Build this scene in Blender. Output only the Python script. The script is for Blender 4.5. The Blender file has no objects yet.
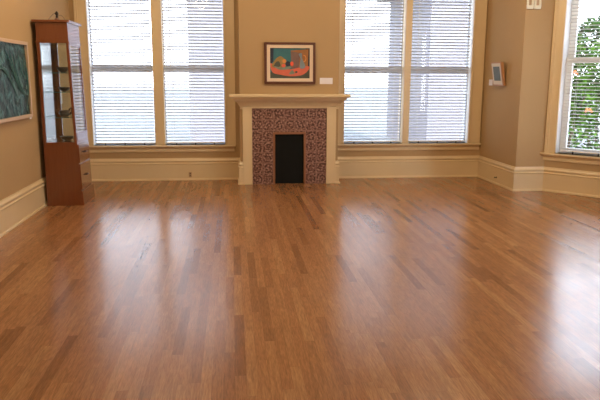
import bpy, bmesh, math, random
from mathutils import Vector, Matrix
random.seed(7)
R = math.radians
col = bpy.context.scene.collection
scene = bpy.context.scene

# ---------------------------------------------------------------- materials
def new_mat(name):
    m = bpy.data.materials.new(name); m.use_nodes = True
    nt = m.node_tree; b = nt.nodes['Principled BSDF']
    return m, nt, b

def N(nt, t, **kw):
    n = nt.nodes.new(t)
    for k, v in kw.items(): setattr(n, k, v)
    return n

def mix_col(nt, fac, a, b, blend='MIX'):
    n = nt.nodes.new('ShaderNodeMix'); n.data_type = 'RGBA'; n.blend_type = blend
    for sock, v in ((n.inputs[0], fac), (n.inputs[6], a), (n.inputs[7], b)):
        if isinstance(v, bpy.types.NodeSocket): nt.links.new(v, sock)
        elif isinstance(v, (int, float)): sock.default_value = v
        else: sock.default_value = (*v, 1)
    return n.outputs[2]

def mth(nt, op, a, b=None, c=None):
    n = nt.nodes.new('ShaderNodeMath'); n.operation = op
    for i, v in enumerate((a, b, c)):
        if v is None: continue
        if isinstance(v, bpy.types.NodeSocket): nt.links.new(v, n.inputs[i])
        else: n.inputs[i].default_value = v
    return n.outputs[0]

def mat(name, c, rough=.5, metal=0, c2=None, scale=8, bump=0, bscale=60, coat=0, spec=.5, stretch=(1, 1, 1)):
    """painted / plain surface with a soft procedural variation"""
    m, nt, b = new_mat(name)
    tc = N(nt, 'ShaderNodeTexCoord'); mp = N(nt, 'ShaderNodeMapping'); mp.inputs['Scale'].default_value = stretch
    nt.links.new(tc.outputs['Object'], mp.inputs[0])
    nz = N(nt, 'ShaderNodeTexNoise'); nz.inputs['Scale'].default_value = scale; nz.inputs['Detail'].default_value = 4
    nt.links.new(mp.outputs[0], nz.inputs['Vector'])
    if c2 is None: c2 = tuple(x * .93 for x in c)
    nt.links.new(mix_col(nt, nz.outputs['Fac'], c, c2), b.inputs['Base Color'])
    b.inputs['Roughness'].default_value = rough; b.inputs['Metallic'].default_value = metal
    b.inputs['Coat Weight'].default_value = coat; b.inputs['Coat Roughness'].default_value = .08
    b.inputs['Specular IOR Level'].default_value = spec
    if bump:
        n2 = N(nt, 'ShaderNodeTexNoise'); n2.inputs['Scale'].default_value = bscale
        nt.links.new(mp.outputs[0], n2.inputs['Vector'])
        bp = N(nt, 'ShaderNodeBump'); bp.inputs['Strength'].default_value = bump; bp.inputs['Distance'].default_value = .003
        nt.links.new(n2.outputs['Fac'], bp.inputs['Height']); nt.links.new(bp.outputs[0], b.inputs['Normal'])
    return m

def floor_mat():
    m, nt, b = new_mat('oak_strip_floor'); L = nt.links.new
    tc = N(nt, 'ShaderNodeTexCoord'); sx = N(nt, 'ShaderNodeSeparateXYZ'); L(tc.outputs['Object'], sx.inputs[0])
    W, LEN = .0572, .95
    xr = mth(nt, 'DIVIDE', sx.outputs[0], W); row = mth(nt, 'FLOOR', xr)
    wn = N(nt, 'ShaderNodeTexWhiteNoise', noise_dimensions='1D'); L(row, wn.inputs['W'])
    ln = mth(nt, 'MULTIPLY_ADD', wn.outputs['Value'], .5, .7)
    yy = mth(nt, 'DIVIDE', mth(nt, 'MULTIPLY_ADD', wn.outputs['Value'], 13.7, sx.outputs[1]), mth(nt, 'MULTIPLY', ln, LEN))
    seg = mth(nt, 'FLOOR', yy)
    cb = N(nt, 'ShaderNodeCombineXYZ'); L(row, cb.inputs[0]); L(seg, cb.inputs[1])
    w2 = N(nt, 'ShaderNodeTexWhiteNoise', noise_dimensions='2D'); L(cb.outputs[0], w2.inputs['Vector'])
    rp = N(nt, 'ShaderNodeValToRGB'); L(w2.outputs['Value'], rp.inputs[0])
    e = rp.color_ramp.elements
    e[0].position = 0; e[0].color = (.235, .100, .040, 1)
    e[1].position = 1; e[1].color = (.41, .210, .092, 1)
    for p_, c_ in ((.07, (.255, .112, .045, 1)), (.2, (.315, .145, .060, 1)), (.85, (.365, .176, .075, 1))):
        q = e.new(p_); q.color = c_
    # grain, stretched along the boards and shifted per board
    off = N(nt, 'ShaderNodeCombineXYZ')
    L(mth(nt, 'MULTIPLY_ADD', w2.outputs['Value'], 31.0, mth(nt, 'MULTIPLY', sx.outputs[0], 42)), off.inputs[0])
    L(mth(nt, 'MULTIPLY_ADD', w2.outputs['Value'], 77.0, mth(nt, 'MULTIPLY', sx.outputs[1], 3.2)), off.inputs[1])
    gr = N(nt, 'ShaderNodeTexNoise'); gr.inputs['Scale'].default_value = 1.4; gr.inputs['Detail'].default_value = 5
    gr.inputs['Distortion'].default_value = 1.2; L(off.outputs[0], gr.inputs['Vector'])
    gf = N(nt, 'ShaderNodeTexNoise'); gf.inputs['Scale'].default_value = 5; gf.inputs['Detail'].default_value = 3; L(off.outputs[0], gf.inputs['Vector'])
    g1 = N(nt, 'ShaderNodeMapRange'); L(gr.outputs['Fac'], g1.inputs[0])
    g1.inputs[1].default_value = .3; g1.inputs[2].default_value = .7; g1.inputs[3].default_value = .78; g1.inputs[4].default_value = 1.18
    g2 = N(nt, 'ShaderNodeMapRange'); L(gf.outputs['Fac'], g2.inputs[0]); g2.inputs[1].default_value = .35; g2.inputs[2].default_value = .65; g2.inputs[3].default_value = .82; g2.inputs[4].default_value = 1.12
    cc = mix_col(nt, 1.0, rp.outputs[0], mth(nt, 'MULTIPLY', g1.outputs[0], g2.outputs[0]), 'MULTIPLY')
    # seams
    fx = mth(nt, 'ABSOLUTE', mth(nt, 'SUBTRACT', mth(nt, 'FRACT', xr), .5))
    fy = mth(nt, 'ABSOLUTE', mth(nt, 'SUBTRACT', mth(nt, 'FRACT', yy), .5))
    seam = mth(nt, 'MAXIMUM', mth(nt, 'GREATER_THAN', fx, .487), mth(nt, 'GREATER_THAN', fy, .4988))
    L(mix_col(nt, mth(nt, 'MULTIPLY', seam, .45), cc, (.10, .04, .018)), b.inputs['Base Color'])
    # worn varnish: gloss varies in broad patches and per board
    big = N(nt, 'ShaderNodeTexNoise'); big.inputs['Scale'].default_value = 2.2; big.inputs['Detail'].default_value = 5
    L(tc.outputs['Object'], big.inputs['Vector'])
    r1 = N(nt, 'ShaderNodeMapRange'); L(big.outputs['Fac'], r1.inputs[0])
    r1.inputs[1].default_value = .3; r1.inputs[2].default_value = .7; r1.inputs[3].default_value = .19; r1.inputs[4].default_value = .25
    L(r1.outputs[0], b.inputs['Roughness'])
    b.inputs['Specular IOR Level'].default_value = .5
    fine = N(nt, 'ShaderNodeTexNoise'); fine.inputs['Scale'].default_value = 55; fine.inputs['Detail'].default_value = 3
    L(tc.outputs['Object'], fine.inputs['Vector'])
    h = mth(nt, 'ADD', mth(nt, 'MULTIPLY', fine.outputs['Fac'], .6), mth(nt, 'MULTIPLY', big.outputs['Fac'], 2.0))
    bp = N(nt, 'ShaderNodeBump'); bp.inputs['Strength'].default_value = .14; bp.inputs['Distance'].default_value = .002
    L(h, bp.inputs['Height']); L(bp.outputs[0], b.inputs['Normal'])
    return m

def tile_mat():
    """square tiles 152 mm with a raised curling leaf, turned differently on each tile"""
    m, nt, b = new_mat('glazed_leaf_tiles'); L = nt.links.new
    tc = N(nt, 'ShaderNodeTexCoord'); sx = N(nt, 'ShaderNodeSeparateXYZ'); L(tc.outputs['Object'], sx.inputs[0])
    T = .1514
    u = mth(nt, 'DIVIDE', mth(nt, 'ADD', sx.outputs[0], T * 3.5), T); v = mth(nt, 'DIVIDE', sx.outputs[2], T)
    iu, iv = mth(nt, 'FLOOR', u), mth(nt, 'FLOOR', v)
    fu = mth(nt, 'SUBTRACT', mth(nt, 'FRACT', u), .5); fv = mth(nt, 'SUBTRACT', mth(nt, 'FRACT', v), .5)
    cb = N(nt, 'ShaderNodeCombineXYZ'); L(iu, cb.inputs[0]); L(iv, cb.inputs[1])
    w = N(nt, 'ShaderNodeTexWhiteNoise', noise_dimensions='2D'); L(cb.outputs[0], w.inputs['Vector'])
    ang = mth(nt, 'MULTIPLY', mth(nt, 'FLOOR', mth(nt, 'MULTIPLY', w.outputs['Value'], 4)), math.pi / 2)
    r = mth(nt, 'SQRT', mth(nt, 'ADD', mth(nt, 'MULTIPLY', fu, fu), mth(nt, 'MULTIPLY', fv, fv)))
    a = mth(nt, 'ADD', mth(nt, 'ARCTAN2', fv, fu), ang)
    sp = mth(nt, 'SINE', mth(nt, 'MULTIPLY_ADD', r, 21.0, mth(nt, 'MULTIPLY', a, 2.0)))
    cx = N(nt, 'ShaderNodeCombineXYZ'); L(mth(nt, 'ADD', fu, iu), cx.inputs[0]); L(mth(nt, 'ADD', fv, iv), cx.inputs[1])
    nz = N(nt, 'ShaderNodeTexNoise'); nz.inputs['Scale'].default_value = 5.5; nz.inputs['Detail'].default_value = 2
    L(cx.outputs[0], nz.inputs['Vector'])
    pat = mth(nt, 'ADD', mth(nt, 'MULTIPLY', sp, .20), mth(nt, 'MULTIPLY_ADD', nz.outputs['Fac'], 3.0, -.7))
    rp = N(nt, 'ShaderNodeValToRGB'); L(mth(nt, 'MULTIPLY_ADD', pat, .62, -.02), rp.inputs[0])
    e = rp.color_ramp.elements
    e[0].position = .22; e[0].color = (.060, .022, .018, 1)
    e[1].position = .85; e[1].color = (.45, .29, .22, 1)
    q = e.new(.42); q.color = (.16, .070, .048, 1); q = e.new(.60); q.color = (.28, .145, .105, 1)
    edge = mth(nt, 'MAXIMUM', mth(nt, 'ABSOLUTE', fu), mth(nt, 'ABSOLUTE', fv))
    frame = mth(nt, 'GREATER_THAN', edge, .42); grout = mth(nt, 'GREATER_THAN', edge, .485)
    c1 = mix_col(nt, mth(nt, 'MULTIPLY', frame, .4), rp.outputs[0], (.26, .13, .095))
    L(mix_col(nt, grout, c1, (.33, .19, .14)), b.inputs['Base Color'])
    b.inputs['Roughness'].default_value = .35
    bp = N(nt, 'ShaderNodeBump'); bp.inputs['Strength'].default_value = .6; bp.inputs['Distance'].default_value = .004
    L(mth(nt, 'SUBTRACT', pat, grout), bp.inputs['Height']); L(bp.outputs[0], b.inputs['Normal'])
    return m

def wood_mat(name, c1, c2, rough=.25, coat=.4, axis=2):
    m, nt, b = new_mat(name); L = nt.links.new
    tc = N(nt, 'ShaderNodeTexCoord'); mp = N(nt, 'ShaderNodeMapping')
    s = [38, 38, 38]; s[axis] = 2.5; mp.inputs['Scale'].default_value = s
    L(tc.outputs['Object'], mp.inputs[0])
    nz = N(nt, 'ShaderNodeTexNoise'); nz.inputs['Scale'].default_value = 1.5; nz.inputs['Detail'].default_value = 5
    nz.inputs['Distortion'].default_value = .6
    L(mp.outputs[0], nz.inputs['Vector'])
    L(mix_col(nt, nz.outputs['Fac'], c1, c2), b.inputs['Base Color'])
    b.inputs['Roughness'].default_value = rough
    b.inputs['Coat Weight'].default_value = coat; b.inputs['Coat Roughness'].default_value = .12
    return m

def glass_mat(name, tint=(1, 1, 1), ior=1.5, rough=0.0):
    """thin clear glass: transparent with fresnel reflection"""
    m = bpy.data.materials.new(name); m.use_nodes = True; nt = m.node_tree; nt.nodes.clear()
    o = N(nt, 'ShaderNodeOutputMaterial'); t = N(nt, 'ShaderNodeBsdfTransparent'); t.inputs[0].default_value = (*tint, 1)
    g = N(nt, 'ShaderNodeBsdfGlossy'); g.inputs['Roughness'].default_value = rough
    f = N(nt, 'ShaderNodeFresnel'); ge = N(nt, 'ShaderNodeNewGeometry')
    # same reflectance on both faces of the pane
    nt.links.new(mth(nt, 'MULTIPLY_ADD', ge.outputs['Backfacing'], 1 / ior - ior, ior), f.inputs[0])
    mx = N(nt, 'ShaderNodeMixShader')
    nt.links.new(f.outputs[0], mx.inputs[0]); nt.links.new(t.outputs[0], mx.inputs[1]); nt.links.new(g.outputs[0], mx.inputs[2])
    nt.links.new(mx.outputs[0], o.inputs[0])
    return m

def leaf_mat(name, c1, c2):
    m, nt, b = new_mat(name); L = nt.links.new
    tc = N(nt, 'ShaderNodeTexCoord')
    nz = N(nt, 'ShaderNodeTexNoise'); nz.inputs['Scale'].default_value = 3.5; nz.inputs['Detail'].default_value = 4
    L(tc.outputs['Object'], nz.inputs['Vector'])
    rp = N(nt, 'ShaderNodeValToRGB'); L(nz.outputs['Fac'], rp.inputs[0])
    rp.color_ramp.elements[0].position = .4; rp.color_ramp.elements[1].position = .6
    rp.color_ramp.elements[0].color = (*c1, 1); rp.color_ramp.elements[1].color = (*c2, 1)
    L(rp.outputs[0], b.inputs['Base Color'])
    b.inputs['Roughness'].default_value = .6; b.inputs['Specular IOR Level'].default_value = .15
    tr = N(nt, 'ShaderNodeBsdfTranslucent'); L(rp.outputs[0], tr.inputs[0])
    mx = N(nt, 'ShaderNodeMixShader'); mx.inputs[0].default_value = .35
    L(b.outputs[0], mx.inputs[1]); L(tr.outputs[0], mx.inputs[2])
    L(mx.outputs[0], nt.nodes['Material Output'].inputs[0])
    return m

M = dict(
    wall=mat('tan_wall_paint', (.48, .322, .160), .75, c2=(.44, .292, .142), spec=.2, scale=1.5, bump=.15, bscale=90),
    ceiling=mat('ceiling_paint', (.72, .66, .54), .8),
    trim=mat('cream_trim_paint', (.74, .575, .335), .32, c2=(.70, .54, .31), scale=5),
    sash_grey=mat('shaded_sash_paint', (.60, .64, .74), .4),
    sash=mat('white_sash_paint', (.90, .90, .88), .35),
    slat=mat('white_blind_slats', (.60, .585, .565), .4),
    cord=mat('blind_cord', (.7, .68, .62), .7),
    floor=floor_mat(), tiles=tile_mat(),
    cherry=wood_mat('cherry_wood', (.15, .040, .013), (.22, .064, .021), .22, .8),
    glass=glass_mat('window_glass'), cglass=glass_mat('cabinet_glass', (.97, 1, .985), 1.55),
    shelfglass=glass_mat('shelf_glass', (.86, .97, .93), 1.5),
    glassedge=mat('shelf_glass_edge', (.05, .16, .13), .1),
    mirror=mat('mirror', (.62, .58, .60), .12, 1, c2=(.60, .56, .58)),
    bronze=mat('dark_handle_metal', (.05, .04, .035), .35, .8),
    black=mat('black_fire_cover', (.008, .008, .007), .8, c2=(.010, .010, .008), spec=.15),
    copper=mat('copper_trim', (.34, .15, .075), .4, .35),
    frame_dark=wood_mat('dark_walnut', (.09, .03, .018), (.15, .055, .03), .35, .1, 0),
    liner=mat('linen_liner', (.78, .62, .44), .8, bump=.2, bscale=400),
    frame_light=wood_mat('pale_oak_frame', (.52, .36, .22), (.60, .42, .27), .4, .1, 1),
    frame_tan=wood_mat('tan_frame', (.42, .20, .085), (.5, .26, .12), .4, .1),
    mat_board=mat('pale_mount_board', (.70, .62, .50), .8),
    card=mat('white_label_card', (.80, .76, .78), .6),
    ceramic=mat('dark_brown_ceramic', (.075, .05, .04), .35, c2=(.13, .09, .07), scale=30, bump=.3),
    ceramic2=mat('ash_grey_ceramic', (.12, .11, .10), .4, c2=(.06, .05, .045), scale=40),
    brownglaze=mat('brown_glaze', (.20, .10, .06), .3),
    ivory=mat('ivory_plastic', (.82, .76, .56), .35),
    slot=mat('tan_slot', (.50, .32, .17), .6),
    brick=None, asphalt=mat('pale_paving', (.21, .22, .235), .9),
    bark=mat('bark', (.10, .07, .05), .9),
    leaf=leaf_mat('bright_leaves', (.010, .034, .008), (.11, .27, .022)),
    leaf2=leaf_mat('deep_leaves', (.008, .022, .010), (.05, .13, .025)),
    flower=mat('orange_blossom', (.8, .22, .06), .6),
    fillglass=None, brass=mat('brass', (.5, .34, .12), .3, 1),
)
def brick_mat():
    m, nt, b = new_mat('pale_siding'); L = nt.links.new
    tc = N(nt, 'ShaderNodeTexCoord'); mp = N(nt, 'ShaderNodeMapping'); mp.inputs['Rotation'].default_value = (R(90), 0, 0)
    L(tc.outputs['Object'], mp.inputs[0])
    bt = N(nt, 'ShaderNodeTexBrick'); L(mp.outputs[0], bt.inputs['Vector'])
    bt.inputs['Scale'].default_value = 4; bt.inputs['Color1'].default_value = (.30, .285, .32, 1)
    bt.inputs['Color2'].default_value = (.28, .265, .30, 1); bt.inputs['Mortar'].default_value = (.33, .32, .35, 1)
    L(bt.outputs[0], b.inputs['Base Color']); b.inputs['Roughness'].default_value = .85
    return m
M['brick'] = brick_mat()
def emis(name, c, s):
    m, nt, b = new_mat(name); b.inputs['Base Color'].default_value = (.9, .85, .75, 1)
    b.inputs['Emission Color'].default_value = (*c, 1); b.inputs['Emission Strength'].default_value = s
    return m
M['fillglass'] = emis('fill_lamp_shade', (1, .80, .55), 4)  # glowing shade of the added, unseen ceiling fill lamps

# ---------------------------------------------------------------- mesh helpers
class MB:
    def __init__(s): s.v = []; s.f = []; s.m = []
    def face(s, pts, mi=0):
        i = len(s.v); s.v += [tuple(p) for p in pts]; s.f.append(tuple(range(i, i + len(pts)))); s.m.append(mi)
    def hexa(s, p, mi=0):     # p: 8 points, bottom 0-3 counter-clockwise, top 4-7
        i = len(s.v); s.v += [tuple(q) for q in p]
        for f in ((3, 2, 1, 0), (4, 5, 6, 7), (0, 1, 5, 4), (1, 2, 6, 5), (2, 3, 7, 6), (3, 0, 4, 7)):
            s.f.append(tuple(i + k for k in f)); s.m.append(mi)
        return s
    def box(s, x0, x1, y0, y1, z0, z1, mi=0):
        return s.hexa([(x0, y0, z0), (x1, y0, z0), (x1, y1, z0), (x0, y1, z0),
                       (x0, y0, z1), (x1, y0, z1), (x1, y1, z1), (x0, y1, z1)], mi)
    def rings(s, rings, mi=0, close=True, caps=True):
        n = len(rings[0]); i = len(s.v)
        for r in rings: s.v += [tuple(q) for q in r]
        for a in range(len(rings) - 1):
            for k in range(n if close else n - 1):
                k2 = (k + 1) % n
                s.f.append((i + a * n + k, i + a * n + k2, i + (a + 1) * n + k2, i + (a + 1) * n + k)); s.m.append(mi)
        if caps:
            s.f.append(tuple(i + k for k in range(n))[::-1]); s.m.append(mi)
            j = i + (len(rings) - 1) * n; s.f.append(tuple(j + k for k in range(n))); s.m.append(mi)
        return s
    def tube(s, pts, r, seg=8, mi=0):
        pts = [Vector(p) for p in pts]; rs = r if isinstance(r, (list, tuple)) else [r] * len(pts); out = []
        for k, p in enumerate(pts):
            d = (pts[min(k + 1, len(pts) - 1)] - pts[max(k - 1, 0)]).normalized()
            a = d.orthogonal().normalized() if k == 0 else (a - d * a.dot(d)).normalized()
            c = d.cross(a)
            out.append([p + (a * math.cos(t) + c * math.sin(t)) * rs[k] for t in (2 * math.pi * q / seg for q in range(seg))])
        return s.rings(out, mi)
    def lathe(s, prof, c=(0, 0, 0), seg=28, mi=0):     # prof: (r, z), closed with caps
        return s.rings([[(c[0] + r * math.cos(2 * math.pi * k / seg), c[1] + r * math.sin(2 * math.pi * k / seg), c[2] + z)
                         for k in range(seg)] for r, z in prof], mi)
    def build(s, name, mats, parent=None, smooth=False, bevel=0):
        me = bpy.data.meshes.new(name); me.from_pydata(s.v, [], s.f)
        for m_ in (mats if isinstance(mats, (list, tuple)) else [mats]): me.materials.append(m_)
        for p, mi in zip(me.polygons, s.m): p.material_index = mi
        bm = bmesh.new(); bm.from_mesh(me)
        bmesh.ops.remove_doubles(bm, verts=bm.verts, dist=1e-6)
        if bevel == 0 or not smooth: pass
        bmesh.ops.recalc_face_normals(bm, faces=bm.faces)
        bm.to_mesh(me); bm.free()
        if smooth:
            for p in me.polygons: p.use_smooth = True
            me.set_sharp_from_angle(angle=R(40))
        o = bpy.data.objects.new(name, me); col.objects.link(o)
        if parent: o.parent = parent
        if bevel:
            b = o.modifiers.new('bevel', 'BEVEL'); b.width = bevel; b.segments = 2; b.limit_method = 'ANGLE'
        return o

def empty(name, loc=(0, 0, 0), rz=0):
    o = bpy.data.objects.new(name, None); col.objects.link(o); o.location = loc; o.rotation_euler = (0, 0, rz)
    o.empty_display_size = .1
    return o
def tag(o, label, cat, group=None, kind=None):
    o['label'] = label; o['category'] = cat
    if group: o['group'] = group
    if kind: o['kind'] = kind
    return o
def struct(o): o['kind'] = 'structure'; return o

# ---------------------------------------------------------------- room layout (metres)
CEIL = 3.78; REAR = -12.6; TH = .26
XL = -3.015; YB = .025; XA = 2.964; YS = -1.267
CX = 3.362; ta = math.atan2(-.76, .649); T = Vector((math.cos(ta), math.sin(ta), 0)); NO = Vector((-T.y, T.x, 0))
C = Vector((CX, YS, 0)); CDL = 1.52; Dp = C + T * CDL
XR = Dp.x
BRX = .690; BRY = -.44
Z0, Z1 = .515, 2.78        # window openings
P1 = [(-2.779, -1.907), (-1.766, -.901)]
P2 = [(.872 - .02, 1.741), (1.837, 2.760)]
P3 = [(.131 + .011, 1.215)]

struct(MB().box(XL - TH, XR + TH, REAR - TH, .6, -.12, 0).build('floor', M['floor']))
struct(MB().box(XL - TH, XR + TH, REAR - TH, .6, CEIL, CEIL + .3).build('ceiling', M['ceiling']))

# back wall with its two wide openings
w = MB(); g = .022
a0, a1 = P1[0][0] - g, P1[1][1] + g; b0, b1 = P2[0][0] - g, P2[1][1] + g
w.box(XL - TH, XA + .1, YB, YB + TH, 0, Z0); w.box(XL - TH, XA + .1, YB, YB + TH, Z1, CEIL)
w.box(XL - TH, a0, YB, YB + TH, Z0, Z1); w.box(a1, b0, YB, YB + TH, Z0, Z1); w.box(b1, XA + .1, YB, YB + TH, Z0, Z1)
struct(w.build('wall_back', M['wall']))
# chimney breast
w = MB()
w.box(-BRX, -.22, BRY, YB, 0, CEIL); w.box(.22, BRX, BRY, YB, 0, CEIL); w.box(-.22, .22, BRY, YB, .72, CEIL)
struct(w.build('wall_chimney_breast', M['wall']))
# left wall (with one more window behind the camera's left shoulder)
struct(MB().box(XL - TH, XL, REAR, YB, 0, CEIL).build('wall_left', M['wall']))
struct(MB().box(XA, XA + TH, YS + .0, YB + TH, 0, CEIL).build('wall_right_return', M['wall']))
struct(MB().box(XA + TH, CX + .25, YS, YS + TH, 0, CEIL).build('wall_right_jog', M['wall']))
# slanting wall in its own frame
cd = empty('wall_slant', C, ta); struct(cd)
w = MB(); c0, c1 = P3[0][0] - g, P3[0][1] + g
w.box(-.02, CDL + .15, 0, TH, 0, Z0); w.box(-.02, CDL + .15, 0, TH, Z1, CEIL)
w.box(-.02, c0, 0, TH, Z0, Z1); w.box(c1, CDL + .15, 0, TH, Z0, Z1)
w.build('wall_surface', M['wall'], cd)
# right wall with two windows added out of view to let in daylight
RW = [(-4.35, -2.95), (-8.6, -7.2)]
w = MB(); ys = [Dp.y, RW[0][1], RW[0][0], RW[1][1], RW[1][0], REAR]
w.box(XR, XR + TH, REAR, Dp.y, 0, Z0); w.box(XR, XR + TH, REAR, Dp.y, Z1, CEIL)
for i in (0, 2, 4): w.box(XR, XR + TH, ys[i + 1], ys[i], Z0, Z1)
struct(w.build('wall_right', M['wall']))
struct(MB().box(XL - TH, XR + TH, REAR - TH, REAR, 0, CEIL).build('wall_rear', M['wall']))

# ---------------------------------------------------------------- baseboards
PROF = [(0, 0), (.036, 0), (.036, .016), (.030, .024), (.022, .026), (.022, .232), (.027, .236), (.029, .246), (.021, .254),
        (.016, .258), (.016, .268), (.026, .276), (.027, .290), (.018, .304), (.012, .312), (.010, .322), (0, .324)]
def offset_path(pts, d):
    out = []
    for i, p in enumerate(pts):
        p = Vector(p); ns = []
        if i > 0: e = (p - Vector(pts[i - 1])).normalized(); ns.append(Vector((e.y, -e.x)))
        if i < len(pts) - 1: e = (Vector(pts[i + 1]) - p).normalized(); ns.append(Vector((e.y, -e.x)))
        if len(ns) == 1: out.append(p + ns[0] * d)
        else:
            m_ = (ns[0] + ns[1]).normalized(); out.append(p + m_ * (d / m_.dot(ns[0])))
    return out
def baseboards(pts, names):
    offs = [offset_path(pts, d) for d, z in PROF]
    for i, nm in enumerate(names):
        if nm is None: continue
        b = MB()
        b.rings([[(offs[k][j].x, offs[k][j].y, PROF[k][1]) for k in range(len(PROF))] for j in (i, i + 1)])
        struct(b.build(nm, M['trim']))
baseboards([(XL, REAR), (XL, YB), (-BRX, YB), (-BRX, BRY), (-.655, BRY)],
           ['baseboard_left', 'baseboard_back_left', 'baseboard_breast_left_side', 'baseboard_breast_left'])
baseboards([(.655, BRY), (BRX, BRY), (BRX, YB), (XA, YB), (XA, YS), (CX, YS), (Dp.x, Dp.y), (XR, REAR), (XL, REAR)],
           ['baseboard_breast_right', 'baseboard_breast_right_side', 'baseboard_back_right', 'baseboard_return', 'baseboard_jog',
            'baseboard_slant', 'baseboard_right', 'baseboard_rear'])

# ---------------------------------------------------------------- windows
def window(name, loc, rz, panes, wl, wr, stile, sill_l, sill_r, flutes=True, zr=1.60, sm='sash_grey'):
    """local x along the wall, local y outward; casing stands 25 mm into the room"""
    rbt = .075 if sm == 'sash' else .022
    root = struct(empty(name, loc, rz)); x0, x1 = panes[0][0], panes[-1][1]
    def casing(a, b):
        q = MB(); q.box(a, b, -.018, .0, Z0, Z1 + .0)
        if flutes and b - a > .1:
            ww = b - a
            q.box(a, a + .022, -.030, -.018, Z0, Z1); q.box(a + .034, a + .046, -.025, -.018, Z0, Z1)
            q.box(b - .014, b, -.025, -.018, Z0, Z1)
        q.build('casing', M['trim'], root, bevel=.002)
    casing(x0 - wl, x0); casing(x1, x1 + wr)
    hd = MB().box(x0 - wl - .02, x1 + wr + .02, -.03, 0, Z1, Z1 + .16); hd.box(x0 - wl - .05, x1 + wr + .04, -.06, 0, Z1 + .16, Z1 + .19)
    hd.build('head_casing', M['trim'], root, bevel=.003)
    q = MB()
    q.box(x0 - g, x0, 0, TH, Z0, Z1); q.box(x1, x1 + g, 0, TH, Z0, Z1)
    q.box(x0 - g, x1 + g, 0, TH, Z1, Z1 + .001 + g); q.build('jamb', M['sash'], root)
    for (a, b), (c, d) in zip(panes, panes[1:]):
        MB().box(b, c, -.02, TH, Z0, Z1).build('mullion', M['trim'], root, bevel=.003)
    # stool and apron
    s = MB(); sa, sb = x0 - wl - sill_l, x1 + wr + sill_r
    prof = [(0, Z0 - .028), (-.050, Z0 - .028), (-.058, Z0 - .020), (-.060, Z0 - .012), (-.058, Z0 - .004), (-.050, Z0), (0, Z0)]
    s.rings([[(x, y, z) for y, z in prof] for x in (sa, sb)]); s.box(x0 - g, x1 + g, 0, TH, Z0 - .028, Z0)
    s.build('window_sill', M['trim'], root)
    ap = MB(); prof = [(0, Z0 - .100), (-.014, Z0 - .100), (-.018, Z0 - .088), (-.018, Z0 - .052), (-.028, Z0 - .042), (-.034, Z0 - .028), (0, Z0 - .028)]
    ap.rings([[(x, y, z) for y, z in prof] for x in (sa + .015, sb - .015)]); ap.build('apron', M['trim'], root)
    for a, b in panes:
        for nm, z0, z1, y0, rb, rt in (('lower_sash', Z0, zr + .045, .115, rbt, .075), ('upper_sash', zr - .03, Z1, .160, .075, .06)):
            q = MB(); y1 = y0 + .04
            q.box(a, a + stile, y0, y1, z0, z1); q.box(b - stile, b, y0, y1, z0, z1)
            q.box(a + stile, b - stile, y0, y1, z0, z0 + rb); q.box(a + stile, b - stile, y0, y1, z1 - rt, z1)
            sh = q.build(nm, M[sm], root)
            MB().box(a + stile - .003, b - stile + .003, y0 + .018, y0 + .022, z0 + rb - .003, z1 - rt + .003).build('glass_pane', M['glass'], sh)
    return root
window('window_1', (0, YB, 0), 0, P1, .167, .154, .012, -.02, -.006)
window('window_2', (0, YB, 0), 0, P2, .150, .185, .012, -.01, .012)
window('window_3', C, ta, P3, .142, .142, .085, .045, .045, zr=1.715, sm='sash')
for i, (ya, yb) in enumerate(RW):  # unseen openings, added as a source of side daylight
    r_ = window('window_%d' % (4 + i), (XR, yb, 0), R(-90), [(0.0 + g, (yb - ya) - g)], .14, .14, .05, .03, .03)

# ---------------------------------------------------------------- venetian blinds
PITCH = .0445
def blind(a, b, loc, rz, label, tilt, width=.050, zbot=None, y=.055, zt=None):
    root = empty('venetian_blind', loc, rz); tag(root, label, 'blind', 'white window blinds')
    gap = .017; a += gap; b -= gap; zt = zt or Z1 - .004; zbot = zbot or Z0 + .022
    MB().box(a, b, y - .03, y + .03, zt - .05, zt).build('head_rail', M['slat'], root, bevel=.003)
    MB().box(a, b, y - .024, y + .024, zbot, zbot + .018).build('bottom_rail', M['sash'], root, bevel=.003)
    s = MB(); z = zbot + .014 + PITCH * .7; n = 5
    while z < zt - .06:
        dz = random.uniform(-.0008, .0008); rg = []
        for k in range(n):
            q = (k / (n - 1) - .5); yy = q * width; zz = .0035 * (1 - (2 * q) ** 2)
            # positive tilt lowers the room-side edge
            rg.append((y + yy * math.cos(tilt) - zz * math.sin(tilt), z + dz + yy * math.sin(tilt) + zz * math.cos(tilt)))
        low = [(p, q_ - .0022) for p, q_ in rg[::-1]]
        s.rings([[(x, p, q_) for p, q_ in rg + low] for x in (a, b)]); z += PITCH
    s.build('slats', M['slat'], root)
    for t in (.14, .5, .86):
        x = a + (b - a) * t; c_ = MB()
        for yy in (y - .026, y + .026): c_.tube([(x, yy, zbot + .01), (x, yy, zt - .04)], .0012, 5)
        c_.build('ladder_cord', M['cord'], root)
    w_ = MB().tube([(a + .09, y - .036, zt - .05), (a + .09, y - .036, 1.52)], .003, 6)
    w_.lathe([(.001, 0), (.007, .004), (.006, .03), (.002, .036)], (a + .09, y - .036, 1.49), 8)
    w_.build('pull_cord', M['cord'], root)
    for t in (.17, .5, .83):
        x = a + (b - a) * t; MB().box(x - .008, x + .008, y - .028, y - .02, Z0 + .002, zbot + .006).build('hold_down_clip', M['bronze'], root)
    return root
TILT = R(-18)
names = ['white slatted blind in the far left window, behind the glass cabinet',
         'white slatted blind in the window just left of the fireplace',
         'white slatted blind in the window just right of the fireplace',
         'white slatted blind in the window beside the small framed picture',
         'white slatted blind hanging open before the green shrubs at right']
for k, (a, b) in enumerate(P1 + P2): blind(a, b, (0, YB, 0), 0, names[k], TILT)
blind(P3[0][0] + .03, P3[0][1] - .03, C, ta, names[4], R(-6), zbot=Z0 + .03)

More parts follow.
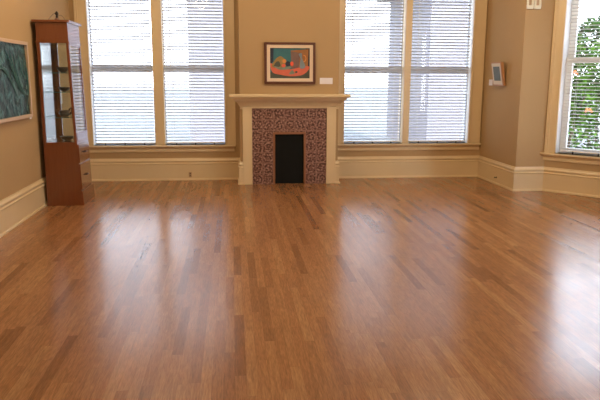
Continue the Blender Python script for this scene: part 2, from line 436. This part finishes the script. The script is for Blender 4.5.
# ---------------------------------------------------------------- fireplace
fp = empty('fireplace', (0, BRY, 0)); tag(fp, 'cream painted fireplace mantel with patterned brown tiles and black opening', 'fireplace')
T2 = .53; F = -.005
q = MB(); y0, y1 = -.016, -.001; OW, OH = .232, .735
q.box(-T2, -OW, y0, y1, 0, 1.068); q.box(OW, T2, y0, y1, 0, 1.068); q.box(-OW, OW, y0, y1, OH, 1.068)
q.build('tile_surround', M['tiles'], fp)
q = MB(); i_, o_ = .204, .231
q.box(-o_, -i_, -.024, .004, 0, .733); q.box(i_, o_, -.024, .004, 0, .733); q.box(-i_, i_, -.024, .004, .706, .733)
q.build('copper_trim', M['copper'], fp, bevel=.003)
MB().box(-.2, .2, .012, .022, .004, .702).build('fire_cover', M['black'], fp)
for s_ in (-1, 1):
    q = MB(); xa, xb = sorted((s_ * .531, s_ * .654))
    q.box(xa, xb, -.030, -.001, 0, 1.085)
    xi = s_ * .536; q.box(min(xi, xi - s_ * .012), max(xi, xi - s_ * .012), -.036, -.001, 0, 1.085)
    q.build('pilaster', M['trim'], fp, bevel=.002)
    # small capital block on the breast edge beside the pilaster
    q = MB(); xa, xb = sorted((s_ * .655, s_ * .688)); q.box(xa, xb, -.022, -.001, 1.055, 1.10); q.box(xa, xb, -.030, -.001, 1.075, 1.10)
    q.build('capital_block', M['trim'], fp, bevel=.002)
MB().box(-.53, .53, -.034, -.001, 1.068, 1.096).build('tile_top_trim', M['trim'], fp, bevel=.004)
# stepped cove under the shelf, mitred on both ends
prof = [(.000, 1.092), (.040, 1.092), (.043, 1.105), (.050, 1.110), (.056, 1.125), (.070, 1.145), (.092, 1.165), (.118, 1.180), (.122, 1.196), (.132, 1.200), (.134, 1.214), (0, 1.214)]
XM = .655
pathp = [(-XM, .0), (-XM, -.0005), (XM, -.0005), (XM, .0)]
q = MB(); lr = []
for x, sg in ((-1, -1), (1, 1)):
    lr.append([(sg * (XM + d * 1.03), -d, z) for d, z in prof])
q.rings(lr, caps=False)
for sg, ring in ((-1, lr[0]), (1, lr[1])):      # returns back to the wall
    back = [(p[0], 0.0, p[2]) for p in ring]
    q.rings([ring, back], caps=False)
q.build('bed_moulding', M['trim'], fp)
q = MB(); pr = [(-.150, 1.214), (-.158, 1.220), (-.164, 1.232), (-.164, 1.246), (-.158, 1.256), (-.150, 1.260)]
ring0 = [(-.80, 0, 1.214)] ; 
def shelf_ring(y, e): return [(-.795 + e, y), (.795 - e, y)]
lev = [(1.214, .012), (1.222, .004), (1.230, 0), (1.250, 0), (1.258, .005), (1.262, .012)]
rs = [[(-.832 + e, -.001, z), (-.832 + e, -.165 + e, z), (.832 - e, -.165 + e, z), (.832 - e, -.001, z)] for z, e in lev]
q.rings(rs); q.build('mantel_shelf', M['trim'], fp)

# ---------------------------------------------------------------- still life painting above the mantel
def curve(pts, n=8):
    """closed Catmull-Rom outline"""
    out = []; L_ = len(pts)
    for i in range(L_):
        p0, p1, p2, p3 = (Vector(pts[(i + k - 1) % L_]) for k in range(4))
        for j in range(n):
            t = j / n
            out.append(.5 * ((2 * p1) + (p2 - p0) * t + (2 * p0 - 5 * p1 + 4 * p2 - p3) * t * t + (3 * p1 - p0 - 3 * p2 + p3) * t ** 3))
    return [tuple(p) for p in out]
def paint(name, c, c2=None, sc=14): return mat(name, c, .6, c2=c2 or tuple(x * .6 for x in c), scale=sc, bump=.3, bscale=80)
pt = empty('framed_painting', (.005, BRY, 1.401)); tag(pt, 'dark framed still life painting of fruit and a jug above the mantel', 'painting')
W, H = .70, .56
q = MB(); f = .032
for a, b, c, d in ((-W/2, W/2, 0, f), (-W/2, W/2, H - f, H), (-W/2, -W/2 + f, f, H - f), (W/2 - f, W/2, f, H - f)): q.box(a, b, -.042, -.002, c, d)
q.build('frame', M['frame_dark'], pt, bevel=.004)
q = MB(); f2 = f + .045; f1 = f - .001
for a, b, c, d in ((-W/2 + f1, W/2 - f1, f1, f2), (-W/2 + f1, W/2 - f1, H - f2, H - f1), (-W/2 + f1, -W/2 + f2, f2, H - f2), (W/2 - f2, W/2 - f1, f2, H - f2)): q.box(a, b, -.032, -.004, c, d)
q.build('liner', M['liner'], pt)
cw, ch = W - 2 * f2, H - 2 * f2
mats = [paint('teal_paint', (.05, .20, .20), (.02, .10, .13)), paint('navy_paint', (.02, .03, .06)), paint('ochre_paint', (.40, .17, .04), (.25, .10, .03)),
        paint('taupe_paint', (.22, .14, .11), (.14, .07, .06), 30), paint('coral_paint', (.72, .17, .09), (.55, .10, .06)), paint('olive_paint', (.10, .09, .05), (.04, .06, .05)),
        paint('mustard_paint', (.42, .25, .06), (.2, .14, .05), 30), paint('sage_paint', (.26, .30, .22), (.15, .18, .14)), paint('scarlet_paint', (.80, .12, .05), (.7, .10, .05)),
        paint('jug_paint', (.24, .32, .34), (.15, .17, .18)), paint('amber_paint', (.75, .30, .05), (.6, .2, .05))]
q = MB(); lay = [0]
def P_(x, y): return (-cw / 2 + x * cw, f2 + (1 - y) * ch)
def shape(pts, mi, cv=True):
    lay[0] += 1; yy = -.012 - .0003 * lay[0]
    o = curve(pts) if cv else pts
    o = [(min(max(x, 0.003), .997), min(max(y, .003), .997)) for x, y in o]
    # fan from the centre
    cx_ = sum(p[0] for p in o) / len(o); cy_ = sum(p[1] for p in o) / len(o); c0_ = P_(cx_, cy_)
    for k in range(len(o)):
        a_, b_ = P_(*o[k]), P_(*o[(k + 1) % len(o)])
        q.face([(c0_[0], yy, c0_[1]), (a_[0], yy, a_[1]), (b_[0], yy, b_[1])], mi)
def disc(x, y, rx, ry, mi): shape([(x + rx * math.cos(t * math.pi / 6), y + ry * math.sin(t * math.pi / 6)) for t in range(12)], mi, False)
q.box(-cw/2 - .002, cw/2 + .002, -.012, -.005, f2 - .002, H - f2 + .002, 0)
shape([(0, 0), (.09, 0), (.08, .45), (0, .55)], 1, False)
shape([(.90, 0), (1, 0), (1, .7), (.92, .7)], 1, False)
shape([(.52, .08), (.72, .06), (.97, .03), (.96, .60), (.55, .66)], 2, False)
shape([(.52, .10), (.76, .16), (.72, .66), (.54, .68)], 3, False)
shape([(0, .80), (1, .72), (1, 1), (0, 1)], 5, False)
shape([(0, .50), (.15, .62), (.5, .70), (.86, .60), (1.0, .62), (.93, .78), (.78, .90), (.5, .93), (.25, .88), (.06, .80)], 4)
shape([(.05, .62), (.12, .40), (.25, .27), (.36, .36), (.42, .55), (.30, .66)], 6)
shape([(.10, .62), (.14, .48), (.22, .44), (.26, .60)], 5)
disc(.36, .43, .05, .07, 10); disc(.45, .52, .065, .09, 1); disc(.55, .52, .045, .08, 8); disc(.34, .58, .05, .06, 8)
shape([(.10, .60), (.28, .64), (.52, .60), (.50, .68), (.34, .72), (.20, .70)], 7)
shape([(.72, .20), (.80, .17), (.81, .34), (.88, .55), (.87, .66), (.76, .67), (.75, .50), (.77, .32)], 9)
for t in range(10):
    a_ = -1.7 + t * .36; disc(.855 + .05 * math.cos(a_), .34 + .10 * math.sin(a_), .012, .02, 10)
shape([(.48, .86), (.56, .72), (.62, .84)], 7); disc(.64, .75, .05, .05, 8); disc(.66, .79, .035, .035, 5)
q.build('canvas', mats, pt)

def card(name_label, loc, rz, w_, h_):
    """a thin foam-backed label; local x along the wall, front towards -y"""
    o = MB().box(-w_ / 2, w_ / 2, -.006, 0, 0, h_)
    o = o.build('label_card', M['card']); o.location = loc; o.rotation_euler = (0, 0, rz)
    return tag(o, name_label, 'label')
card('white label card on the chimney breast beside the still life', (.513, BRY, 1.400), 0, .18, .085)

# ---------------------------------------------------------------- small picture on the return wall (faces -x)
sp = empty('framed_picture', (XA - .004, -.635, 1.385), R(90)); tag(sp, 'small pale framed picture leaning out from the wall right of the windows', 'picture')
# local: +x -> +Y, -y -> +X ... rotate so that -y points into the room (-X)
sp.rotation_euler = (R(0), R(0), R(-90))
def small_picture(parent):
    w_, h_, t_ = .34, .325, .040
    lean = .055
    def P3_(x, y, z): return (x, y - .002 - lean * z / h_, z)
    def bx(mb, a, b, c, d, e, f_): 
        mb.hexa([P3_(a, c, e), P3_(b, c, e), P3_(b, d, e), P3_(a, d, e), P3_(a, c, f_), P3_(b, c, f_), P3_(b, d, f_), P3_(a, d, f_)])
    q = MB(); fr = .022
    for a, b, c, d in ((-w_/2, w_/2, 0, fr), (-w_/2, w_/2, h_ - fr, h_), (-w_/2, -w_/2 + fr, fr, h_ - fr), (w_/2 - fr, w_/2, fr, h_ - fr)): bx(q, a, b, -t_, 0, c, d)
    q.build('frame', M['frame_tan'], parent)
    q = MB(); bx(q, -w_/2 + .018, w_/2 - .018, -t_ - .001, -t_ + .01, .018, h_ - .018); q.build('mount', M['mat_board'], parent)
    q = MB(); bx(q, -.105, .115, -t_ - .003, -t_, .070, h_ - .062)
    q.build('print', mat('green_print', (.16, .17, .13), .5, c2=(.05, .09, .09), scale=22), parent)
small_picture(sp)
card('white label card below left of the small framed picture at right', (XA, -.26, 1.385), R(-90), .12, .085)

# ---------------------------------------------------------------- relief artwork on the left wall (faces +x)
def teal_relief():
    m, nt, b = new_mat('teal_relief'); L = nt.links.new
    tc = N(nt, 'ShaderNodeTexCoord')
    wv = N(nt, 'ShaderNodeTexWave'); wv.inputs['Scale'].default_value = 2.0; wv.inputs['Distortion'].default_value = 16; wv.inputs['Detail'].default_value = 2.5
    wv.inputs['Detail Scale'].default_value = 1.4
    wv.bands_direction = 'DIAGONAL'
    L(tc.outputs['Object'], wv.inputs['Vector'])
    nz = N(nt, 'ShaderNodeTexNoise'); nz.inputs['Scale'].default_value = 16; nz.inputs['Detail'].default_value = 7; nz.inputs['Distortion'].default_value = 1.5
    L(tc.outputs['Object'], nz.inputs['Vector'])
    h = mth(nt, 'ADD', mth(nt, 'MULTIPLY', wv.outputs['Fac'], .28), mth(nt, 'MULTIPLY', nz.outputs['Fac'], .9))
    rp = N(nt, 'ShaderNodeValToRGB'); L(h, rp.inputs[0])
    rp.color_ramp.elements[0].position = .42; rp.color_ramp.elements[0].color = (.006, .024, .026, 1)
    rp.color_ramp.elements[1].position = .86; rp.color_ramp.elements[1].color = (.10, .24, .23, 1); qq = rp.color_ramp.elements.new(.62); qq.color = (.016, .058, .060, 1)
    L(rp.outputs[0], b.inputs['Base Color']); b.inputs['Roughness'].default_value = .35
    bp = N(nt, 'ShaderNodeBump'); bp.inputs['Strength'].default_value = .8; bp.inputs['Distance'].default_value = .02
    L(h, bp.inputs['Height']); L(bp.outputs[0], b.inputs['Normal'])
    return m
M['teal_light'] = mat('pale_teal_paint', (.10, .24, .23), .35, c2=(.05, .15, .15), scale=20)
ar = empty('framed_artwork', (XL, -2.69, 1.055), R(90)); tag(ar, 'large teal relief artwork in thin pale wood frame on left wall', 'artwork')
AW, AH = 1.16, .80; q = MB(); f = .035
for a, b, c, d in ((-AW/2, AW/2, 0, f), (-AW/2, AW/2, AH - f, AH), (-AW/2, -AW/2 + f, f, AH - f), (AW/2 - f, AW/2, f, AH - f)): q.box(a, b, -.045, -.002, c, d)
q.build('frame', M['frame_light'], ar, bevel=.003)
# embossed panel: real relief in the surface
q = MB(); nx, nz_ = 60, 42; rows = []
from mathutils import noise
for j in range(nz_ + 1):
    row = []
    for i in range(nx + 1):
        x = -AW/2 + f - .002 + (AW - 2 * f + .004) * i / nx; z = f - .002 + (AH - 2 * f + .004) * j / nz_
        hh = .010 * noise.noise(Vector((x * 4 + z * 3, z * 5 - x * 2, 1))) + .004 * noise.noise(Vector((x * 17, z * 17, 5)))
        row.append((x, -.022 - hh, z))
    rows.append(row)
q.rings(rows, close=False, caps=False); q.build('relief_panel', teal_relief(), ar, smooth=True)
for k in range(9):
    x0_ = -.52 + .11 * k; pts = []
    for t in range(9):
        u_ = t / 8; pts.append((min(x0_ + .02 * k + .42 * u_ ** 1.5, AW / 2 - f - .01), -.030, .70 - .05 * (k % 3) - (.30 + .02 * k) * u_ - .06 * math.sin(u_ * 5 + k)))
    MB().tube(pts, [.002 + .005 * math.sin(math.pi * t / 8) for t in range(9)], 6).build('raised_stroke', M['teal_light'], ar, smooth=True)
card('white label card at lower right corner of the teal artwork', (XL, -2.065, 1.03), R(90), .07, .075)
card('white label card on left wall, seen through the glass cabinet', (XL, -.70, 1.14), R(90), .10, .20)

# ---------------------------------------------------------------- display cabinet
CB0, CB1 = -1.820, -1.245      # depth along y (near, far)
CL = -2.962
def xr(z): return -2.566 - .046 * z / 1.87
cab = empty('display_cabinet', (CL, CB0, 0)); tag(cab, 'tall reddish wood display cabinet with glass sides standing against left wall', 'cabinet')
def cbx(mb, a, b, y0, y1, z0, z1, mi=0, off=0):
    """box whose right side follows the cabinet's slight taper; a/b are distances from left, or ('r', d) from the right side"""
    def X(v_, z): return (xr(z) - v_[1] if isinstance(v_, tuple) else CL + v_) - CL
    p = []
    for z in (z0, z1):
        xa, xb = X(a, z), X(b, z); p += [(xa, y0 - CB0, z), (xb, y0 - CB0, z), (xb, y1 - CB0, z), (xa, y1 - CB0, z)]
    mb.hexa(p, mi); return mb
r0 = ('r', 0)
WD = M['cherry']; ZB, ZT = .745, 1.865
cbx(MB(), 0, r0, CB0, CB1, .17, ZB).build('lower_case', WD, cab, bevel=.003)
q = MB(); q.hexa([(-.001, -.001, 0), (xr(0) - CL + .020, -.001, 0), (xr(0) - CL + .020, CB1 - CB0 + .05, 0), (-.001, CB1 - CB0 + .05, 0),
                  (-.001, -.001, .171), (xr(.17) - CL + .014, -.001, .171), (xr(.17) - CL + .014, CB1 - CB0 + .045, .171), (-.001, CB1 - CB0 + .045, .171)])
q.build('plinth', WD, cab, bevel=.004)
# posts
for a, b, y0_, y1_ in ((0, .035, CB0, CB0 + .035), (('r', .030), r0, CB0, CB0 + .030), (.035, .085, CB1 - .035, CB1), (('r', .030), r0, CB1 - .030, CB1)):
    cbx(MB(), a, b, y0_, y1_, ZB, ZT).build('post', WD, cab, bevel=.002)
# crown box with cap
cbx(MB(), 0, r0, CB0, CB1, ZT, 2.085).build('crown', WD, cab, bevel=.003)
q = MB(); q.box(-.034, xr(1.87) - CL + .022, -.022, CB1 - CB0 + .022, 2.085, 2.112); q.build('cap', WD, cab, bevel=.004)
q = MB(); q.box(-.012, xr(1.87) - CL + .008, -.008, CB1 - CB0 + .008, ZT - .004, ZT + .014); q.build('crown_bead', WD, cab, bevel=.003)
q = MB(); d0, d1 = .016, CB1 - CB0 - .036
for z_ in (0,): q.hexa([(.003, d0, ZB + .002), (.012, d0, ZB + .002), (.044, d1, ZB + .002), (.034, d1, ZB + .002), (.003, d0, ZT - .002), (.012, d0, ZT - .002), (.044, d1, ZT - .002), (.034, d1, ZT - .002)])
q.build('mirror_back', M['mirror'], cab)
cbx(MB(), .036, ('r', .031), CB0 + .004, CB0 + .009, ZB + .002, ZT - .002).build('side_glass', M['cglass'], cab)
cbx(MB(), .086, ('r', .031), CB1 - .015, CB1 - .010, ZB + .002, ZT - .002).build('side_glass', M['cglass'], cab)
# glazed door facing the room (+x)
dr = cbx(MB(), ('r', .012), ('r', .006), CB0 + .031, CB1 - .031, ZB + .10, ZT - .03)
door = dr.build('door_glass', M['cglass'], cab)
for za, zb_ in ((ZB + .002, ZB + .10), (ZT - .03, ZT - .002)):
    cbx(MB(), ('r', .020), ('r', -.002), CB0 + .031, CB1 - .031, za, zb_).build('door_rail', WD, cab, bevel=.002)
# drawers on the same side
for z0_, z1_ in ((.50, .715), (.185, .485)):
    d_ = cbx(MB(), ('r', .002), ('r', -.010), CB0 + .020, CB1 - .020, z0_, z1_).build('drawer', WD, cab, bevel=.003)
    zc = (z0_ + z1_) / 2; xo = xr(zc) - CL + .010; yc = (CB1 - CB0) / 2
    h_ = MB().tube([(xo, yc - .05, zc), (xo + .020, yc - .045, zc), (xo + .024, yc, zc), (xo + .020, yc + .045, zc), (xo, yc + .05, zc)], .006, 8)
    h_.build('handle', M['bronze'], d_, smooth=True)
SHZ = [1.535, 1.318, 1.028]
for z in SHZ:
    q = cbx(MB(), .050, ('r', .022), CB0 + .020, CB1 - .020, z - .006, z, 0)
    sh = q.build('glass_shelf', [M['shelfglass'], M['glassedge']], cab)
    for p in sh.data.polygons:
        if abs(p.normal.z) < .5: p.material_index = 1

def bowl(nm, z, x, y, r, h, m_, label, foot=.35):
    o = MB(); pr = [(r * foot, 0), (r * foot * 1.02, h * .08), (r * .55, h * .2), (r * .85, h * .55), (r, h), (r * .95, h), (r * .80, h * .58), (r * .5, h * .28), (.002, h * .2)]
    o.lathe(pr); o = o.build(nm, m_, smooth=True); o.location = (x, y, z); return tag(o, label, 'bowl', 'ceramic pieces in the cabinet')
bx_, by_ = -2.748, -1.60
bowl('ceramic_bowl', SHZ[0] + .001, bx_ + .005, by_, .075, .062, M['ceramic'], 'dark deep ceramic bowl on the highest glass shelf')
bowl('ceramic_bowl', SHZ[1] + .001, bx_ + .005, by_, .070, .052, M['ceramic'], 'dark footed ceramic bowl on the middle glass shelf', .25)
bowl('ceramic_bowl', ZB + .001, bx_, by_, .082, .05, M['ceramic2'], 'low grey ceramic bowl on the cabinet floor')
jp = empty('ceramic_pot', (bx_ - .01, by_, SHZ[2] + .001)); tag(jp, 'dark lidless pot with a curled handle on the lowest glass shelf', 'pot', 'ceramic pieces in the cabinet')
MB().lathe([(.035, 0), (.05, .01), (.066, .035), (.062, .062), (.045, .075), (.040, .075), (.05, .055), (.05, .035), (.003, .02)]).build('body', M['ceramic2'], jp, smooth=True)
MB().tube([(.055, 0, .03), (.085, 0, .05), (.092, 0, .085), (.075, 0, .098), (.062, 0, .085), (.05, 0, .07)], [.014, .016, .015, .012, .010, .009], 10).build('handle', M['ceramic'], jp, smooth=True)

# wire figure on the cabinet top
fg = empty('wire_figurine', (-2.775, -1.60, 2.113)); tag(fg, 'small dark figurine with thin wire arms on top of the cabinet', 'figurine')
MB().lathe([(.036, 0), (.035, .012), (.026, .030), (.012, .040), (.004, .042)]).build('base', M['brownglaze'], fg, smooth=True)
MB().lathe([(.010, .036), (.016, .045), (.014, .058), (.010, .064), (.018, .074), (.020, .088), (.013, .104), (.004, .112)]).build('figure', M['bronze'], fg, smooth=True)
for pts in ([(-.012, 0, .095), (-.045, 0, .075), (-.085, 0, .035), (-.105, 0, .001)], [(.012, 0, .066), (.045, .0, .068), (.075, 0, .040), (.095, 0, .001)]):
    MB().tube(pts, .0022, 6).build('wire_arm', M['bronze'], fg, smooth=True)

# ---------------------------------------------------------------- little fittings
for x0_, x1_, lb in ((2.962 + .006, 3.052, 'left of two cream slotted fittings high on the narrow wall near the right window'), (3.068, 3.152, 'right of two cream slotted fittings high on the narrow wall near the right window')):
    r_ = empty('wall_fitting', ((x0_ + x1_) / 2 + .002, YS, 2.362)); tag(r_, lb, 'wall plate', 'cream fittings on the narrow wall')
    hw = (x1_ - x0_) / 2; q = MB()
    q.box(-hw, hw, -.022, -.001, 0, .045); q.box(-hw, hw, -.022, -.001, .155, .20); q.box(-hw, -hw + .022, -.022, -.001, .045, .155); q.box(hw - .022, hw, -.022, -.001, .045, .155)
    q.build('plate', M['ivory'], r_, bevel=.003)
    MB().box(-hw + .022, hw - .022, -.008, -.001, .045, .155).build('slot', M['slot'], r_)
ot = empty('wall_outlet', (-1.42, YB - .0225, .045)); tag(ot, 'small brown outlet set low in the baseboard left of fireplace', 'outlet')
MB().box(-.022, .022, -.008, -.0002, 0, .075).build('cover_plate', M['slot'], ot, bevel=.002)
q = MB(); q.box(-.008, .008, -.0095, -.008, .014, .030); q.box(-.008, .008, -.0095, -.008, .046, .062); q.build('sockets', M['bronze'], ot)
ds = MB().lathe([(.012, 0), (.012, .004), (.006, .006), (.006, .022), (.010, .024), (.010, .032), (.004, .034)], seg=12).build('door_stop', M['bronze'], smooth=True)
ds.location = (XA - .0225, -.72, .10); ds.rotation_euler = (0, R(-90), 0); tag(ds, 'tiny dark knob on the baseboard below the small picture', 'door stop')

# ---------------------------------------------------------------- outside
GZ = -.7
gnd = MB().box(-60, 60, .7, 120, GZ - .2, GZ).build('ground_outside', M['asphalt']); struct(gnd)
def tree_mesh(root, cx_, blobs, n, mat_, size, name='foliage'):
    q = MB()
    for k in range(n):
        c_, rr = random.choice(blobs); d = Vector((random.gauss(0, 1), random.gauss(0, 1), random.gauss(0, 1))).normalized()
        p = Vector(c_) + Vector((d.x * rr[0], d.y * rr[1], d.z * rr[2])) * random.uniform(.6, 1.0) ** .5
        if p.z < .02: continue
        a = Vector((random.gauss(0, 1), random.gauss(0, 1), random.gauss(0, .6))).normalized(); b_ = a.orthogonal().normalized(); b_.rotate(Matrix.Rotation(random.uniform(0, 6.28), 3, a))
        s_ = size * random.uniform(.6, 1.3); l_ = a * s_; w__ = b_ * s_ * .38
        nrm = a.cross(b_) * s_ * .10
        q.face([p - l_ * .5, p + w__ * .5 + nrm, p + l_ * .5, p - w__ * .5 + nrm])
    return q.build(name, mat_, root)
def shrub(x, y, blobs, n, m_, size, label, name='leafy_shrub', cat='shrub'):
    r_ = empty(name, (x, y, GZ)); tag(r_, label, cat, 'shrubs outside the right window')
    tree_mesh(r_, 0, blobs, n, m_, size)
    t = MB()
    for k in range(4):
        an = k * 1.6 + x; t.tube([(.04 * math.cos(an), .04 * math.sin(an), -.02), (.2 * math.cos(an), .2 * math.sin(an), .8), (.5 * math.cos(an), .5 * math.sin(an), 1.9)], [.05, .035, .015], 6)
    t.build('stem', M['bark'], r_)
    return r_
s1 = shrub(5.3, 2.2, [((0, 0, 1.0), (.75, .8, 1.0)), ((.2, -.1, 2.1), (.75, .6, .85)), ((-.4, .1, 1.8), (.55, .6, .9))], 3600, M['leaf'], .15, 'bright green leafy shrub close outside the right window')
fl = MB()
for p in ((-.15, -.75, 2.25), (-.55, -.55, 1.05), (.15, -.8, 1.6)):
    for k in range(7):
        a_ = k * .9; fl.lathe([(.004, 0), (.03, .012), (.02, .03), (.003, .036)], (p[0] + .05 * math.cos(a_), p[1] + .05 * math.sin(a_), p[2] + .02 * (k % 3)), 6)
fl.build('blossoms', M['flower'], s1)
shrub(7.0, 3.6, [((0, 0, 1.2), (1.1, 1, 1.2)), ((.1, 0, 2.6), (1.1, .8, .9))], 3600, M['leaf2'], .17, 'darker green shrub standing behind the bright one outside')
shrub(7.4, 1.5, [((0, 0, 1.0), (1.0, 1, 1.1)), ((-.3, 0, 1.9), (.8, .8, .9))], 3000, M['leaf'], .15, 'green shrub outside at the right edge of the window view')
def house(x0, x1, y0, y1, z1, label):
    r_ = empty('neighbouring_house', ((x0 + x1) / 2, y0, GZ)); tag(r_, label, 'house'); hw = (x1 - x0) / 2; d = y1 - y0; h = z1 - GZ
    MB().box(-hw, hw, 0, d, 0, h).build('wall', M['brick'], r_)
    q = MB(); q.rings([[(-hw - .4, -.5, h), (hw + .4, -.5, h), (hw + .4, d + .4, h), (-hw - .4, d + .4, h)], [(-hw - .4, -.5, h + .2), (hw + .4, -.5, h + .2), (hw + .4, d + .4, h + .2), (-hw - .4, d + .4, h + .2)], [(-.1, d * .45, h + 1.9), (.1, d * .45, h + 1.9), (.1, d * .55, h + 1.9), (-.1, d * .55, h + 1.9)]])
    q.build('roof', M['asphalt'], r_)
house(-2.0, 1.6, 9.5, 15, 4.2, 'pale house seen faintly through the blinds left of fireplace')
house(5.0, 8.6, 9.5, 14.6, 4.2, 'pale house seen faintly through the blinds right of fireplace')

# ---------------------------------------------------------------- fill lamps (added under the ceiling, out of view, to warm the room)
FILL_LAMPS = [(-1.5, -2.7, 1.0), (1.5, -2.7, 1.0), (-1.5, -6.2, .75), (1.9, -6.2, .75)]
LP = 72
for k, (x, y, pw) in enumerate(FILL_LAMPS):
    r_ = empty('fill_lamp', (x, y, CEIL - .16)); tag(r_, 'added round fill lamp close under the ceiling, out of view', 'lamp', 'added ceiling fill lamps')
    MB().lathe([(.05, .12), (.14, .10), (.19, .03), (.19, -.04), (.13, -.11), (.02, -.13)], seg=32).build('shade', M['fillglass'], r_, smooth=True)
    MB().lathe([(.15, .13), (.15, .16)], seg=20).build('canopy', M['brass'], r_)
    l = bpy.data.lights.new('fill_light', 'POINT'); l.energy = LP * pw; l.color = (1, .80, .56); l.shadow_soft_size = .2
    lo = bpy.data.objects.new('fill_light', l); col.objects.link(lo); lo.location = (x, y, CEIL - .52)

# ---------------------------------------------------------------- daylight
wd = bpy.data.worlds.new('sky'); scene.world = wd; wd.use_nodes = True; nt = wd.node_tree
bg = nt.nodes['Background']; bg.inputs['Strength'].default_value = 6.5
tc = N(nt, 'ShaderNodeTexCoord'); sx = N(nt, 'ShaderNodeSeparateXYZ'); nt.links.new(tc.outputs['Generated'], sx.inputs[0])
rp = N(nt, 'ShaderNodeValToRGB'); nt.links.new(sx.outputs[2], rp.inputs[0])
rp.color_ramp.elements[0].color = (.82, .88, 1, 1); rp.color_ramp.elements[1].color = (.62, .80, 1, 1)
nt.links.new(rp.outputs[0], bg.inputs[0])
# hazy sky, with bright lobes added to feed floor glare and the narrow wall
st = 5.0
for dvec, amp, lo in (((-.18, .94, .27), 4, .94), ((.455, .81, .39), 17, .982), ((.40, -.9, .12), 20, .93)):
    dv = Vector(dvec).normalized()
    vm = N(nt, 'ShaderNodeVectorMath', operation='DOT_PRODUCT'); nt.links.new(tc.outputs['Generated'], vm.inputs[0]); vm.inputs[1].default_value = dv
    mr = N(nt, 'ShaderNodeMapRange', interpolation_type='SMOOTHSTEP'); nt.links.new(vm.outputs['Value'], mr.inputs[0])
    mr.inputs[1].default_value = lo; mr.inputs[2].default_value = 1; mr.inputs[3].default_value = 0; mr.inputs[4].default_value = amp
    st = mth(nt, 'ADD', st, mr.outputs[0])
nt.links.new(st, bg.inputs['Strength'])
sun = bpy.data.lights.new('sun', 'SUN'); sun.energy = 5; sun.angle = R(1.5); sun.color = (1, .95, .86)
so = bpy.data.objects.new('sun', sun); col.objects.link(so)
so.rotation_euler = Vector((.35, .62, -.80)).to_track_quat('-Z', 'Y').to_euler(); so.location = (-4, -8, 12)

# ---------------------------------------------------------------- camera
D, XC, F_, p, y, r = 9.5518, -.7951, 649.93, .1875, .1037, .0039
fw = Vector((math.sin(y) * math.cos(p), math.cos(y) * math.cos(p), -math.sin(p)))
rt = Vector((math.cos(y), -math.sin(y), 0)); up = rt.cross(fw)
rt2 = rt * math.cos(r) + up * math.sin(r); up2 = up * math.cos(r) - rt * math.sin(r)
cam = bpy.data.cameras.new('camera'); co = bpy.data.objects.new('camera', cam); col.objects.link(co)
mw = Matrix((rt2, up2, -fw)).transposed().to_4x4(); mw.translation = Vector((XC, -D, 1.5)); co.matrix_world = mw
cam.sensor_width = 36; cam.lens = F_ / 600 * 36; cam.clip_end = 300
scene.camera = co
scene.view_settings.view_transform = 'Standard'; scene.view_settings.look = 'None'
scene.view_settings.gamma = 1; scene.view_settings.exposure = 0; scene.view_settings.use_curve_mapping = False
